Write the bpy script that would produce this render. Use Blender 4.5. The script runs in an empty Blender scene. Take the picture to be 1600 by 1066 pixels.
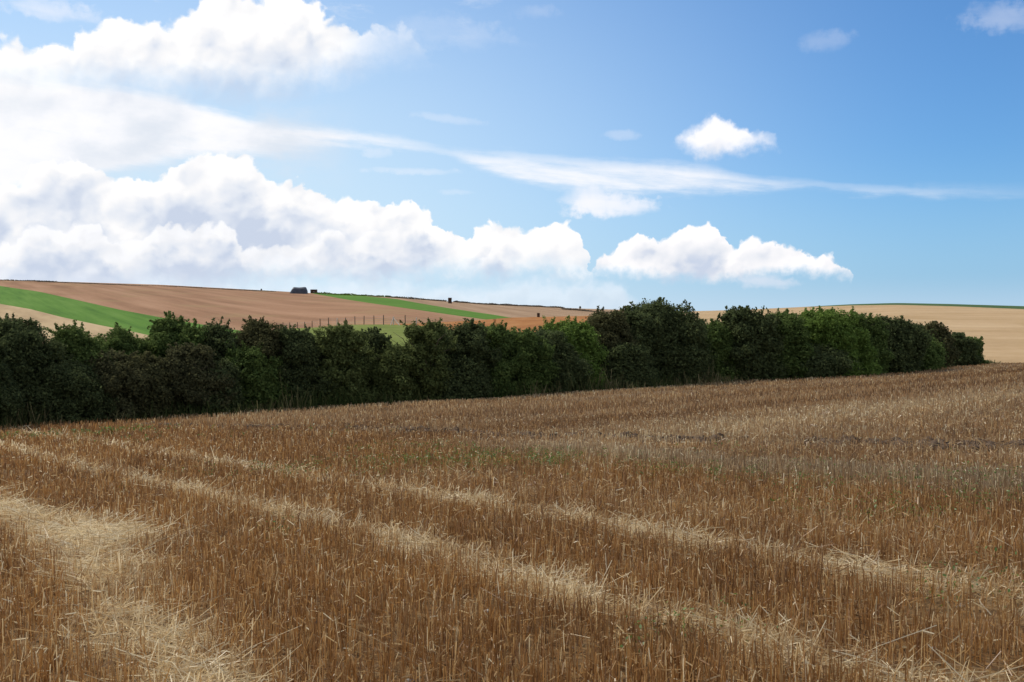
import bpy, math, random
import numpy as np

C = bpy.context.scene.collection
SC = bpy.context.scene
RNG = np.random.default_rng(7)
random.seed(7)

# ------------------------------------------------------------------ camera
EYE, FPX, HX, HY = 1.6, 1600.0, 800.0, 520.0
cam_d = bpy.data.cameras.new('camera'); cam = bpy.data.objects.new('camera', cam_d); C.objects.link(cam)
cam_d.sensor_width = 36.0; cam_d.lens = 36.0
cam_d.clip_start = 0.05; cam_d.clip_end = 6000
cam.location = (0, 0, EYE)
cam.rotation_euler = (math.radians(90) - math.atan((533 - HY) / FPX), 0, 0)
SC.camera = cam


def at(px, py, d):
    """survey helper: bearing + distance north -> a point in the country"""
    px = np.asarray(px, float); py = np.asarray(py, float); d = np.asarray(d, float)
    return np.stack([(px - HX) / FPX * d, d + 0 * px, EYE - (py - HY) / FPX * d], -1)


# ------------------------------------------------------------------ mesh helpers
def mesh_np(name, V, F, mat=None, parent=None, attrs=None, smooth=False):
    """V (n,3); F (m,k) all faces with k corners. ONE mesh object."""
    V = np.ascontiguousarray(V, np.float32); F = np.ascontiguousarray(F, np.int32)
    me = bpy.data.meshes.new(name)
    m, k = F.shape
    me.vertices.add(len(V)); me.vertices.foreach_set('co', V.ravel())
    me.loops.add(m * k); me.loops.foreach_set('vertex_index', F.ravel())
    me.polygons.add(m)
    me.polygons.foreach_set('loop_start', np.arange(0, m * k, k, dtype=np.int32))
    try:
        me.polygons.foreach_set('loop_total', np.full(m, k, np.int32))
    except Exception:
        pass
    if smooth:
        me.polygons.foreach_set('use_smooth', np.ones(m, bool))
    for an, arr in (attrs or {}).items():
        at_ = me.attributes.new(an, 'FLOAT', 'POINT')
        at_.data.foreach_set('value', np.ascontiguousarray(arr, np.float32))
    me.update(calc_edges=True)
    o = bpy.data.objects.new(name, me); C.objects.link(o)
    if mat: me.materials.append(mat)
    if parent: o.parent = parent
    return o


def tag(o, label=None, cat=None, group=None, kind=None):
    if label: o['label'] = label
    if cat: o['category'] = cat
    if group: o['group'] = group
    if kind: o['kind'] = kind
    return o


def empty(name, loc, rz=0):
    o = bpy.data.objects.new(name, None); C.objects.link(o)
    o.location = [float(c) for c in loc]; o.rotation_euler = (0, 0, rz); o.empty_display_size = .3
    return o


def tube(path, radii, sides=6):
    """tapered tube along a path -> (V, F quads)"""
    path = np.asarray(path, float); n = len(path)
    V = []
    for i in range(n):
        t = path[min(i + 1, n - 1)] - path[max(i - 1, 0)]
        t /= np.linalg.norm(t) + 1e-9
        a = np.cross(t, (0.31, .95, .1)); a /= np.linalg.norm(a) + 1e-9
        b = np.cross(t, a)
        for k in range(sides):
            q = 2 * math.pi * k / sides
            V.append(path[i] + radii[i] * (math.cos(q) * a + math.sin(q) * b))
    F = []
    for i in range(n - 1):
        for k in range(sides):
            k2 = (k + 1) % sides
            F.append((i * sides + k, i * sides + k2, (i + 1) * sides + k2, (i + 1) * sides + k))
    F.append((0, 1, 2, 3) if sides == 4 else (0, 1, 2, 3))
    m = (n - 1) * sides
    F.append((m, m + 1, m + 2, m + 3))
    return np.array(V), np.array(F)


def join(parts):
    Vs, Fs, o = [], [], 0
    for V, F in parts:
        Vs.append(V); Fs.append(np.asarray(F) + o); o += len(V)
    return np.concatenate(Vs), np.concatenate(Fs)


def box(cx, cy, cz, sx, sy, sz, rz=0., taper=0., bev=0.):
    s = 1 - taper
    V = np.array([(x * sx / 2 * (s if z > 0 else 1), y * sy / 2 * (s if z > 0 else 1), z * sz / 2)
                  for z in (-1, 1) for y in (-1, 1) for x in (-1, 1)], float)
    c, sn = math.cos(rz), math.sin(rz)
    V = np.stack([V[:, 0] * c - V[:, 1] * sn + cx, V[:, 0] * sn + V[:, 1] * c + cy, V[:, 2] + cz], -1)
    F = np.array([(0, 2, 3, 1), (4, 5, 7, 6), (0, 1, 5, 4), (2, 6, 7, 3), (0, 4, 6, 2), (1, 3, 7, 5)])
    return V, F


def vnoise(x, y, s, seed=0):
    """smooth 2-D value noise, -1..1"""
    x = np.asarray(x, float) / s + seed * 17.31; y = np.asarray(y, float) / s + seed * 9.77
    xi, yi = np.floor(x), np.floor(y); fx, fy = x - xi, y - yi
    fx = fx * fx * (3 - 2 * fx); fy = fy * fy * (3 - 2 * fy)
    def h(a, b):
        v = np.sin(a * 127.1 + b * 311.7 + seed * 74.7) * 43758.5453
        return (v - np.floor(v)) * 2 - 1
    return (h(xi, yi) * (1 - fx) * (1 - fy) + h(xi + 1, yi) * fx * (1 - fy) + h(xi, yi + 1) * (1 - fx) * fy + h(xi + 1, yi + 1) * fx * fy)


# ------------------------------------------------------------------ node helpers
class E:
    """tiny expression builder over shader math nodes"""
    nt = None
    def __init__(s, v): s.v = v
    @staticmethod
    def m(op, *a, clamp=False):
        n = E.nt.nodes.new('ShaderNodeMath'); n.operation = op; n.use_clamp = clamp
        for i, x in enumerate(a):
            x = x.v if isinstance(x, E) else x
            if isinstance(x, (int, float)): n.inputs[i].default_value = float(x)
            else: E.nt.links.new(x, n.inputs[i])
        return E(n.outputs[0])
    def __add__(s, o): return E.m('ADD', s, o)
    __radd__ = __add__
    def __sub__(s, o): return E.m('SUBTRACT', s, o)
    def __rsub__(s, o): return E.m('SUBTRACT', o, s)
    def __mul__(s, o): return E.m('MULTIPLY', s, o)
    __rmul__ = __mul__
    def __truediv__(s, o): return E.m('DIVIDE', s, o)


def sstep(x, a, b):
    n = E.nt.nodes.new('ShaderNodeMapRange'); n.interpolation_type = 'SMOOTHSTEP'
    n.clamp = True
    for i, v in zip((0, 1, 2), (x, a, b)):
        if isinstance(v, E): E.nt.links.new(v.v, n.inputs[i])
        else: n.inputs[i].default_value = v
    n.inputs[3].default_value = 0; n.inputs[4].default_value = 1
    return E(n.outputs[0])


def vec(x, y, z=0.):
    n = E.nt.nodes.new('ShaderNodeCombineXYZ')
    for i, v in enumerate((x, y, z)):
        if isinstance(v, E): E.nt.links.new(v.v, n.inputs[i])
        else: n.inputs[i].default_value = v
    return E(n.outputs[0])


def noise(v, scale, detail=4, rough=.55, dist=0., dim='2D'):
    n = E.nt.nodes.new('ShaderNodeTexNoise'); n.noise_dimensions = dim
    E.nt.links.new(v.v, n.inputs['Vector'])
    n.inputs['Scale'].default_value = scale; n.inputs['Detail'].default_value = detail
    n.inputs['Roughness'].default_value = rough; n.inputs['Distortion'].default_value = dist
    return E(n.outputs['Fac'])


def puff(v, scale, smooth=.35):
    n = E.nt.nodes.new('ShaderNodeTexVoronoi'); n.voronoi_dimensions = '2D'; n.feature = 'SMOOTH_F1'
    E.nt.links.new(v.v, n.inputs['Vector']); n.inputs['Scale'].default_value = scale
    n.inputs['Smoothness'].default_value = smooth
    return 1.0 - E(n.outputs['Distance'])


def mix(f, a, b):
    n = E.nt.nodes.new('ShaderNodeMix'); n.data_type = 'RGBA'
    for nm, v in (('Factor_Float', f), ('A_Color', a), ('B_Color', b)):
        s = [i for i in n.inputs if i.identifier == nm][0]
        if isinstance(v, E): E.nt.links.new(v.v, s)
        elif isinstance(v, (int, float)): s.default_value = v
        else: s.default_value = (*v, 1)
    return E([o for o in n.outputs if o.identifier == 'Result_Color'][0])


def curve(x, pts, lo, hi):
    """piecewise curve: pts [(x, value)]; x already in world units"""
    n = E.nt.nodes.new('ShaderNodeFloatCurve')
    xs = [p[0] for p in pts]; x0, x1 = min(xs), max(xs)
    xn = (x - x0) / (x1 - x0)
    E.nt.links.new(xn.v, n.inputs['Value'])
    c = n.mapping.curves[0]
    P = [((a - x0) / (x1 - x0), (b - lo) / (hi - lo)) for a, b in pts]
    c.points[0].location = P[0]; c.points[1].location = P[-1]
    for p in P[1:-1]: c.points.new(*p)
    for p in c.points: p.handle_type = 'AUTO_CLAMPED'
    n.mapping.use_clip = False
    n.mapping.update()
    return E(n.outputs[0]) * (hi - lo) + lo


def ramp(f, stops):
    n = E.nt.nodes.new('ShaderNodeValToRGB')
    E.nt.links.new(f.v, n.inputs[0])
    el = n.color_ramp.elements
    while len(el) < len(stops): el.new(.5)
    for e, (p, c) in zip(el, stops): e.position = p; e.color = (*c, 1)
    return E(n.outputs[0])


def material(name):
    m = bpy.data.materials.new(name); m.use_nodes = True
    nt = m.node_tree; nt.nodes.clear(); E.nt = nt
    out = nt.nodes.new('ShaderNodeOutputMaterial')
    return m, nt, out


def wpos():
    n = E.nt.nodes.new('ShaderNodeNewGeometry'); return E(n.outputs['Position'])


def rnd_island():
    n = E.nt.nodes.new('ShaderNodeNewGeometry'); return E(n.outputs['Random Per Island'])


def attr(nm):
    n = E.nt.nodes.new('ShaderNodeAttribute'); n.attribute_name = nm; return E(n.outputs['Fac'])


def principled(nt, out, col, rough=.9, spec=.2, bump=None, bstr=.5, bdist=.05):
    p = nt.nodes.new('ShaderNodeBsdfPrincipled')
    if isinstance(col, E): nt.links.new(col.v, p.inputs['Base Color'])
    else: p.inputs['Base Color'].default_value = (*col, 1)
    p.inputs['Roughness'].default_value = rough
    p.inputs['Specular IOR Level'].default_value = spec
    if bump is not None:
        b = nt.nodes.new('ShaderNodeBump'); b.inputs['Strength'].default_value = bstr; b.inputs['Distance'].default_value = bdist
        nt.links.new(bump.v, b.inputs['Height']); nt.links.new(b.outputs[0], p.inputs['Normal'])
    nt.links.new(p.outputs[0], out.inputs[0])
    return p


def leafy(nt, out, col, trans=.35, gloss=.0):
    d = nt.nodes.new('ShaderNodeBsdfDiffuse'); t = nt.nodes.new('ShaderNodeBsdfTranslucent')
    mx = nt.nodes.new('ShaderNodeMixShader'); mx.inputs[0].default_value = trans
    nt.links.new(col.v, d.inputs[0]); nt.links.new(col.v, t.inputs[0])
    nt.links.new(d.outputs[0], mx.inputs[1]); nt.links.new(t.outputs[0], mx.inputs[2])
    res = mx
    if gloss:
        g = nt.nodes.new('ShaderNodeBsdfGlossy'); g.inputs['Roughness'].default_value = .45
        m2 = nt.nodes.new('ShaderNodeMixShader'); m2.inputs[0].default_value = gloss
        nt.links.new(mx.outputs[0], m2.inputs[1]); nt.links.new(g.outputs[0], m2.inputs[2]); res = m2
    nt.links.new(res.outputs[0], out.inputs[0])


# ------------------------------------------------------------------ sky, sun
SUN_AZ, SUN_EL = math.radians(-55), math.radians(48)
sun_d = bpy.data.lights.new('sun', 'SUN'); sun = bpy.data.objects.new('sun', sun_d); C.objects.link(sun)
sun_d.energy = 3.7; sun_d.angle = math.radians(.5); sun_d.color = (1, .95, .87)
sun.rotation_euler = (math.pi / 2 - SUN_EL, 0, math.pi - SUN_AZ)   # lamp looks away from the sun
from mathutils import Vector
sd = Vector((math.sin(SUN_AZ) * math.cos(SUN_EL), math.cos(SUN_AZ) * math.cos(SUN_EL), math.sin(SUN_EL)))
sun.rotation_euler = sd.to_track_quat('Z', 'Y').to_euler()
sun.location = (-60, 40, 80)

W = bpy.data.worlds.new('World'); SC.world = W; W.use_nodes = True
nt = W.node_tree; nt.nodes.clear(); E.nt = nt
wout = nt.nodes.new('ShaderNodeOutputWorld'); bg = nt.nodes.new('ShaderNodeBackground')
BG = .1
bg.inputs[1].default_value = BG
nt.links.new(bg.outputs[0], wout.inputs[0])
sky = nt.nodes.new('ShaderNodeTexSky'); sky.sky_type = 'NISHITA'; sky.sun_disc = False
sky.sun_elevation = SUN_EL; sky.sun_rotation = SUN_AZ; sky.altitude = 50
sky.air_density = 1.0; sky.dust_density = .6; sky.ozone_density = 1.6
tc = nt.nodes.new('ShaderNodeTexCoord'); sx = nt.nodes.new('ShaderNodeSeparateXYZ')
nt.links.new(tc.outputs['Generated'], sx.inputs[0])
dx, dy, dz = (E(sx.outputs[i]) for i in range(3))
DEG = 180 / math.pi
az = E.m('ARCTAN2', dx, dy) * DEG
el = E.m('ARCSINE', dz) * DEG


def azel(px, py):
    a = math.atan((px - HX) / FPX)
    return math.degrees(a), math.degrees(math.atan((HY - py) / FPX * math.cos(a)))


def outline(pts):
    P = [azel(*p) for p in pts]
    return P


P0 = vec(az, el)
wA = noise(P0, .55, 5, .55) - .5
wB = noise(vec(az + 41, el + 13), .55, 5, .55) - .5
wf = noise(vec(az + 7, el - 23), 1.9, 5, .55) - .5
aw = az + wA * 1.5 + wf * .35
ew = el + wB * 1.2 + wf * .5
wS = noise(vec(az + 3, el + 91), .45, 3, .45) - .5
ar = az + wS * 1.3 + wf * .22
er = el + (noise(vec(az - 33, el + 9), .45, 3, .45) - .5) * 1.1 + wf * .22
LX, LY = -.30, .42                                   # towards the sun, across the sky


def relief(scale, off=(0, 0)):
    a = puff(vec(aw + off[0], ew * 1.15 + off[1]), scale)
    g = puff(vec(ar + off[0], er * 1.15 + off[1]), scale, .6)
    b = puff(vec(ar + off[0] + LX / scale * .6, er * 1.15 + off[1] + LY / scale * .6), scale, .6)
    return a, g - b




p1, r1 = relief(.42)
p2, r2 = relief(1.05, (5, 3))
p3, r3 = relief(2.1, (9, 1))
bill = (p1 - .55) * 1.2 + (p2 - .55) * .8 + (p3 - .55) * .34 + wf * .30
rel = r1 * .75 + r2 * .28 + r3 * .05
fb = noise(vec(az * .6, el), .36, 4, .5) - .5         # soft large mottling
streakv = vec(az * .16 + el * .03, el + az * .075)
st = noise(streakv, 1.3, 6, .62) - .5


def cumulus(top, bot, depth=3., soft=.45, botsoft=1.4, amp=1., lump=1.):
    T = curve(aw, outline(top), -6, 24)
    B = curve(az, outline(bot), -6, 24)
    h = T - ew + bill * amp
    a = sstep(h, -.05, soft) * sstep(el - B + fb * 1.6 + wf * .8, -botsoft * .5, botsoft)
    shade = sstep(h + (p1 - .5) * 1.9 * lump + fb * 3.4, depth * 1.25, depth * .15)    # 1 near the top, 0 deep
    s = shade * .95 + rel * 1.45 - .12
    return a, s


LIT, MID, DRK = (.98, .975, .985), (.78, .825, .91), (.60, .675, .82)


def cloudcol(s, lit=LIT, mid=MID, drk=DRK, w=0.):
    return ramp(E.m('MULTIPLY', s, 1., clamp=True), [(0.0, drk), (.36, mid), (.80, lit), (1.0, tuple(c * 1.06 for c in lit))])


# clear sky
skyc = E(sky.outputs[0])
def cmul(c, k):
    n = nt.nodes.new('ShaderNodeVectorMath'); n.operation = 'MULTIPLY'
    nt.links.new(c.v, n.inputs[0])
    n.inputs[1].default_value = k
    return E(n.outputs[0])
def cscale(c, f):
    n = nt.nodes.new('ShaderNodeVectorMath'); n.operation = 'SCALE'
    nt.links.new(c.v, n.inputs[0])
    if isinstance(f, E): nt.links.new(f.v, n.inputs['Scale'])
    else: n.inputs['Scale'].default_value = f
    return E(n.outputs[0])
SKY_GAIN = (.58, .98, 1.36)
col = cmul(skyc, SKY_GAIN)
col = cscale(col, BG)                                # now in display-linear units
SKYNODE = col
# a general fair-weather cover for the part of the sky behind the viewer
front = sstep(E.m('ABSOLUTE', az), 62., 40.)
gen = sstep(noise(vec(az * .5, el), .16, 7, .58), .45, .56) * (1 - front) * sstep(el, 1., 6.)
col = mix(gen * .9, col, (1.25, 1.24, 1.25))

# milky veil low down and towards the sun
col = mix(sstep(el, 10., -.5) * .75, col, (.345, .56, .83))
veil = sstep(az, 26., -18.) * sstep(el, 32., 3.) * .95
col = mix(veil, col, (.66, .83, .955))

# thin streaks (high cloud)
up = curve(az, outline([(-500, 60), (-200, 90), (0, 118), (120, 130), (250, 150), (400, 186), (520, 204), (660, 222), (700, 234), (800, 240), (900, 248), (1000, 252), (1110, 260), (1160, 272), (1280, 286), (1440, 292), (1600, 292), (1900, 300), (2300, 320)]), -6, 24)
dn = curve(az, outline([(-500, 330), (-200, 320), (0, 300), (120, 280), (250, 255), (400, 240), (470, 232), (560, 228), (660, 231), (700, 244), (760, 268), (840, 290), (900, 298), (1000, 303), (1110, 302), (1280, 300), (1400, 307), (1480, 309), (1600, 302), (1900, 306), (2300, 330)]), -6, 24)
es = el + st * .9 + wf * .12
cs = sstep(up - es, -.25, .5) * sstep(es - dn, -.25, .5)
thin = sstep(az, 26., 4.) * .22 + .42 + sstep(az, -1., -14.) * .5
col = mix(cs * (sstep(az, 27., 19.) * .65 + .35) * E.m('ADD', thin, st * 1.3, clamp=True), col, (1.0, 1.0, 1.03))
# shade patches inside the broad white veil on the sunward side
shp = sstep(el, 13.5, 11.) * sstep(el, 7.2, 9.5) * sstep(az, -8., -13.) * sstep(noise(vec(az * .5 + 3, el), .34, 5), .36, .74)
col = mix(shp * .9, col, (.74, .80, .89))


def ell(px, py, rx, ry, k=.8, tilt=0., wob=1.):
    a0, e0 = azel(px, py)
    ax = (az - a0); ay = (el - e0) + ax * tilt
    u = ax / (rx / FPX * DEG) + wA * 1.2 * wob + wf * .9 * wob; v = ay / (ry / FPX * DEG) + wB * 1.2 * wob + wf * .9 * wob
    return sstep(u * u + v * v + fb * 2.2 + st * 1.2, 1.5, -.35) * k


for e_ in ((75, 16, 75, 16, .55, 0), (1283, 66, 34, 16, .16, 0), (1575, 30, 55, 22, .28, .1), (655, 268, 80, 6, .35, 0), (705, 187, 55, 7, .22, .1),
           (968, 211, 26, 8, .22, 0), (590, 240, 26, 8, .3, 0), (715, 300, 30, 5, .25, 0), (700, 55, 90, 26, .16, 0), (835, 22, 40, 12, .16, 0),
           (915, 310, 38, 20, .5, -.25), (960, 322, 62, 16, .8, 0), (935, 316, 30, 22, .4, 0)):
    col = mix(ell(*e_), col, (.98, .98, 1.03))
w_ = sstep(noise(vec(az * .3, el + az * .05), .8, 7, .65), .55, .78) * sstep(el, 14., 19.) * sstep(az, 4., -6.) * .35
col = mix(w_, col, (1, 1, 1.02))

# upper heap of cloud
a_, s_ = cumulus([(-400, 40), (-200, 60), (0, 62), (100, 82), (125, 52), (180, 30), (235, 30), (280, 34), (305, 8), (345, -12), (400, -6), (450, -16), (490, 0), (515, 30), (560, 40), (630, 52), (690, 90), (740, 200), (900, 300)],
                 [(-400, 170), (0, 165), (150, 150), (300, 152), (430, 148), (520, 125), (600, 95), (680, 85), (740, 80), (900, 80)], depth=4.8, soft=.45, botsoft=2.2, amp=.75, lump=1.)
fade = sstep(az, -5., -10.5) * .62 + .38
col = mix(a_ * fade, col, cloudcol(s_ + .20))
# small heap standing alone
a_, s_ = cumulus([(900, 420), (1035, 300), (1055, 216), (1082, 196), (1120, 180), (1150, 190), (1180, 202), (1212, 202), (1224, 240), (1260, 330), (1400, 420)],
                 [(900, 238), (1055, 226), (1100, 240), (1160, 236), (1220, 226), (1400, 236)], depth=4.5, soft=.7, botsoft=.8, amp=.45, lump=.7)
col = mix(a_ * .95, col, cloudcol(s_ + .28, lit=(.98, .97, 1.0), mid=(.80, .84, .92)))
# low bank on the right
a_, s_ = cumulus([(800, 560), (905, 470), (932, 402), (955, 382), (985, 372), (1010, 366), (1030, 378), (1060, 366), (1090, 352), (1122, 358), (1140, 386), (1160, 376), (1200, 384), (1240, 394), (1300, 402), (1322, 424), (1350, 470), (1500, 560)],
                 [(800, 436), (930, 430), (1000, 437), (1100, 436), (1200, 430), (1320, 434), (1500, 440)], depth=3.0, soft=.2, botsoft=.7, amp=.55, lump=.8)
col = mix(a_, col, cloudcol(s_ + .16, lit=(.98, .97, .99), mid=(.80, .83, .90)))
a_ = ell(1190, 441, 50, 10, .6) ; col = mix(a_, col, (.86, .87, .95))
# long bank: far tower, then nearer lower ridges in front of it
bank = [(-900, 200), (-500, 250), (-200, 262), (-60, 300), (0, 288), (25, 292), (60, 262), (110, 255), (170, 268), (215, 280), (260, 266), (310, 250), (345, 238), (385, 250), (420, 272), (470, 292), (540, 308), (590, 322), (640, 318), (680, 338), (722, 362), (760, 352), (820, 360), (872, 350), (902, 366), (920, 410), (945, 480), (1000, 560), (1200, 600)]
bb = [(-900, 470), (0, 470), (400, 440), (600, 430), (800, 428), (920, 432), (1200, 440)]
a_, s_ = cumulus(bank, bb, depth=3.4, soft=.2, botsoft=1.2, amp=.6)
col = mix(a_, col, cloudcol(s_ + .10))
a_, s_ = cumulus([(-900, 330), (-300, 350), (0, 372), (70, 350), (130, 352), (200, 372), (260, 362), (330, 350), (400, 388), (480, 372), (560, 366), (640, 352), (700, 372), (740, 420), (790, 372), (850, 380), (905, 400), (935, 470), (1000, 560), (1200, 600)],
                 bb, depth=2.3, soft=.32, botsoft=1.5, amp=.7)
col = mix(a_ * .8, col, cloudcol(s_ + .12))
a_, s_ = cumulus([(-900, 430), (-300, 430), (0, 428), (100, 418), (180, 424), (260, 420), (360, 430), (460, 436), (560, 428), (640, 440), (740, 436), (830, 430), (900, 428), (960, 440), (1010, 480), (1200, 600)],
                 [(-900, 540), (1200, 540)], depth=2.2, soft=1.1, botsoft=1., amp=.55)
col = mix(a_ * .5, col, cloudcol(s_ + .45, lit=(.90, .93, .99)))
col = mix(sstep(el, 3.2, .5) * .35, col, (.74, .85, .95))
col = cscale(col, 1 / BG)
nt.links.new(col.v, bg.inputs[0])
try:
    W.cycles.sampling_method = 'MANUAL'; W.cycles.sample_map_resolution = 512
except Exception:
    pass

SC.view_settings.view_transform = 'Standard'; SC.view_settings.look = 'None'
SC.view_settings.exposure = 0; SC.view_settings.gamma = 1
try:
    SC.cycles.max_bounces = 6; SC.cycles.transparent_max_bounces = 4
    SC.cycles.diffuse_bounces = 3
except Exception:
    pass

# ------------------------------------------------------------------ the near field
PA, PB = .0358, -.0314
HX_ = np.array([-120, -60, -18., -11.1, 0, 7.6, 21.9, 35.6, 50.9, 100, 220])
HY_ = np.array([-40, -4, 36., 44., 52.5, 60.5, 74, 91, 110, 142, 220])


def hedge_y(x): return np.interp(x, HX_, HY_)


def zn(x, y):
    x = np.asarray(x, float); y = np.asarray(y, float)
    xe = np.maximum(0, x - 38)
    z = PA * np.clip(x, -60, 90) + PB * y - np.minimum(.0009 * xe ** 2, 2 + .02 * xe)
    r = np.hypot(x, y)
    z = z + vnoise(x, y, 7., 1) * .07 * np.clip(r / 25, 0, 1) + vnoise(x, y, 2.6, 2) * .022
    s = (y - hedge_y(x)) * .7
    k = np.maximum(0, s - 3.2)
    return z - np.minimum(.14 * k, 2.6)


# tramlines, swaths, turned soil, taller grey stubble: things the combine left, in field coordinates
NQ = (.81, .58); UR = (-.58, .81)


def zones(x, y):
    q = NQ[0] * x + NQ[1] * y; r = UR[0] * x + UR[1] * y
    wob = vnoise(r, q * .2, 3.5, 5) * .13 + vnoise(r, q, .8, 6) * .12 + vnoise(r, q, .3, 7) * .10
    def band(c, w): return np.exp(-(((q - c + wob) / w) ** 2))
    nz = .84 + .42 * vnoise(x, y, .9, 8) + .36 * vnoise(x, y, .33, 9)
    t1 = band(4.42, .20); t2 = band(6.25 + .006 * np.maximum(r - 10, 0), .22)
    c3 = np.interp(r, [3, 5, 7, 8.5, 10, 12, 14, 20], [1.75, 1.8, 1.85, 2.05, 2.45, 2.3, 2.1, 2.1])
    w3 = np.interp(r, [3, 5, 7, 8.5, 10, 12, 14, 17], [.26, .28, .28, .36, .62, .5, .35, .2])
    t3 = band(c3, w3) * np.clip((17 - r) / 3, 0, 1)
    t0 = band(-.9, .4) * .8
    flat = np.clip(np.maximum.reduce([t1 * .95, t2 * .85, t3 * .9, t0]) * nz * 1.1, 0, 1)
    # half-trampled margin right of the second track
    flat = np.maximum(flat, .35 * np.clip(band(7.4, .7) * (r < 13) * (nz - .3), 0, 1))
    pile = np.clip(t3 * np.clip(.30 + (r - 7.2) / 2.2, .30, .85) * nz * (1 + .5 * vnoise(x, y, .5, 10)), 0, 1)
    grey = np.clip(np.exp(-(((q - 10.7 + wob * 2) / .75) ** 2)) * np.clip((17.5 - r) / 5, 0, 1), 0, 1)
    ys = np.interp(x, [-14, -11.7, -5, .7, 4, 8.1, 14, 22], [37, 34, 28, 22, 19.2, 16.2, 13, 9])
    dsoil = (y - ys + vnoise(x, y, 3, 11) * .7) * .75
    soil = np.exp(-((dsoil / .95) ** 2)) * np.clip(.74 + vnoise(x, y, 1.3, 12) * .7 + vnoise(x, y, .5, 14) * .45, 0, 1) * np.clip((x + 13) / 2, 0, 1)
    far = np.clip((q - 8.8) / 5, 0, 1)
    s = (hedge_y(x) - y) * .72
    line = np.exp(-(((s - 7.5 - .03 * x) / .8) ** 2)) * np.clip((x + 2) / 6, 0, 1)
    return q, r, flat, pile, grey, soil, far, line, s


def axis(a, b, c, d, f, g):
    lo = a - np.geomspace(.4, a - c, 46)[::-1] if c < a else np.array([])
    hi = b + np.geomspace(.4, d - b, 70)
    return np.concatenate([lo, np.arange(a, b, f), hi])


gx = axis(-13, 13, -110, 190, .16, 0); gy = axis(1, 32, -14, 215, .16, 0)
X, Y = np.meshgrid(gx, gy); Z = zn(X, Y)
q, r, flat, pile, grey, soil, far, line, s = zones(X, Y)
nv = X.size; nx = len(gx); ny = len(gy)
idx = np.arange(nv).reshape(ny, nx)
F = np.stack([idx[:-1, :-1], idx[:-1, 1:], idx[1:, 1:], idx[1:, :-1]], -1).reshape(-1, 4)

m, nt, out = material('stubble_ground')
P = wpos()
n1 = noise(P, 9., 6, .65, dim='3D'); n2 = noise(P, .35, 4, .5, dim='3D'); n3 = noise(P, 46., 3, .6, dim='3D')
base = ramp(n1 * .6 + n3 * .4, [(.30, (.055, .030, .013)), (.48, (.13, .072, .028)), (.62, (.24, .145, .06)), (.75, (.42, .29, .14))])
farc = ramp(n1 * .5 + n2 * .5, [(.3, (.15, .09, .042)), (.5, (.20, .127, .06)), (.7, (.27, .18, .092))])
c = mix(attr('far') * .75, base, farc)
c = mix(attr('pale') * .6, c, mix(sstep(n3 * .5 + n1 * .5, .4, .62), (.10, .065, .03), (.50, .37, .20)))
c = mix(attr('soil') * .9, c, mix(n1, (.05, .032, .018), (.17, .115, .07)))
principled(nt, out, c, .95, .1, n1 * .5 + n3 * .5, .8, .05)
field = mesh_np('stubble_field', np.stack([X.ravel(), Y.ravel(), Z.ravel()], -1), F, m, smooth=True,
                attrs={'pale': np.clip(flat + .5 * pile, 0, 1).ravel(), 'soil': np.clip(soil + .7 * line, 0, 1).ravel(), 'far': far.ravel()})
tag(field, kind='structure')

# ---- stubble: real stalks, thinning with distance
def stalks(P, D, L, w, sides, tone, warm, curl=None):
    """P base, D unit direction, L length, w width -> V, F, attrs"""
    n = len(P)
    yaw = RNG.uniform(0, 2 * math.pi, n)
    ref = np.stack([np.cos(yaw), np.sin(yaw), np.zeros(n)], -1)
    A = np.cross(D, ref); A /= np.linalg.norm(A, axis=1, keepdims=True) + 1e-9
    B = np.cross(D, A)
    Tp = P + D * L[:, None]
    V = np.empty((n, sides * 2, 3)) if sides > 2 else np.empty((n, 4, 3))
    if sides == 2:
        h = A * (w / 2)[:, None]
        V[:, 0] = P - h; V[:, 1] = P + h; V[:, 2] = Tp + h * .85; V[:, 3] = Tp - h * .85
        F = (np.arange(n) * 4)[:, None] + np.arange(4)[None]
        k = 4
    else:
        for i in range(3):
            a = 2 * math.pi * i / 3
            o = (A * math.cos(a) + B * math.sin(a)) * (w / 2)[:, None]
            V[:, i] = P + o; V[:, 3 + i] = Tp + o * .85
        b = (np.arange(n) * 6)[:, None]
        F = np.concatenate([b + np.array([i, (i + 1) % 3, 3 + (i + 1) % 3, 3 + i])[None] for i in range(3)])
        k = 6
    return V.reshape(-1, 3), F, np.repeat(tone, k), np.repeat(warm, k)


def unit(v): return v / (np.linalg.norm(v, axis=-1, keepdims=True) + 1e-9)


def sample_polar(n, d0, d1, p, azmax):
    u = RNG.random(n); e = 1 - p
    d = (d0 ** e + u * (d1 ** e - d0 ** e)) ** (1 / e)
    a = RNG.uniform(-azmax, azmax, n)
    return d * np.tan(a), d, d


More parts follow.
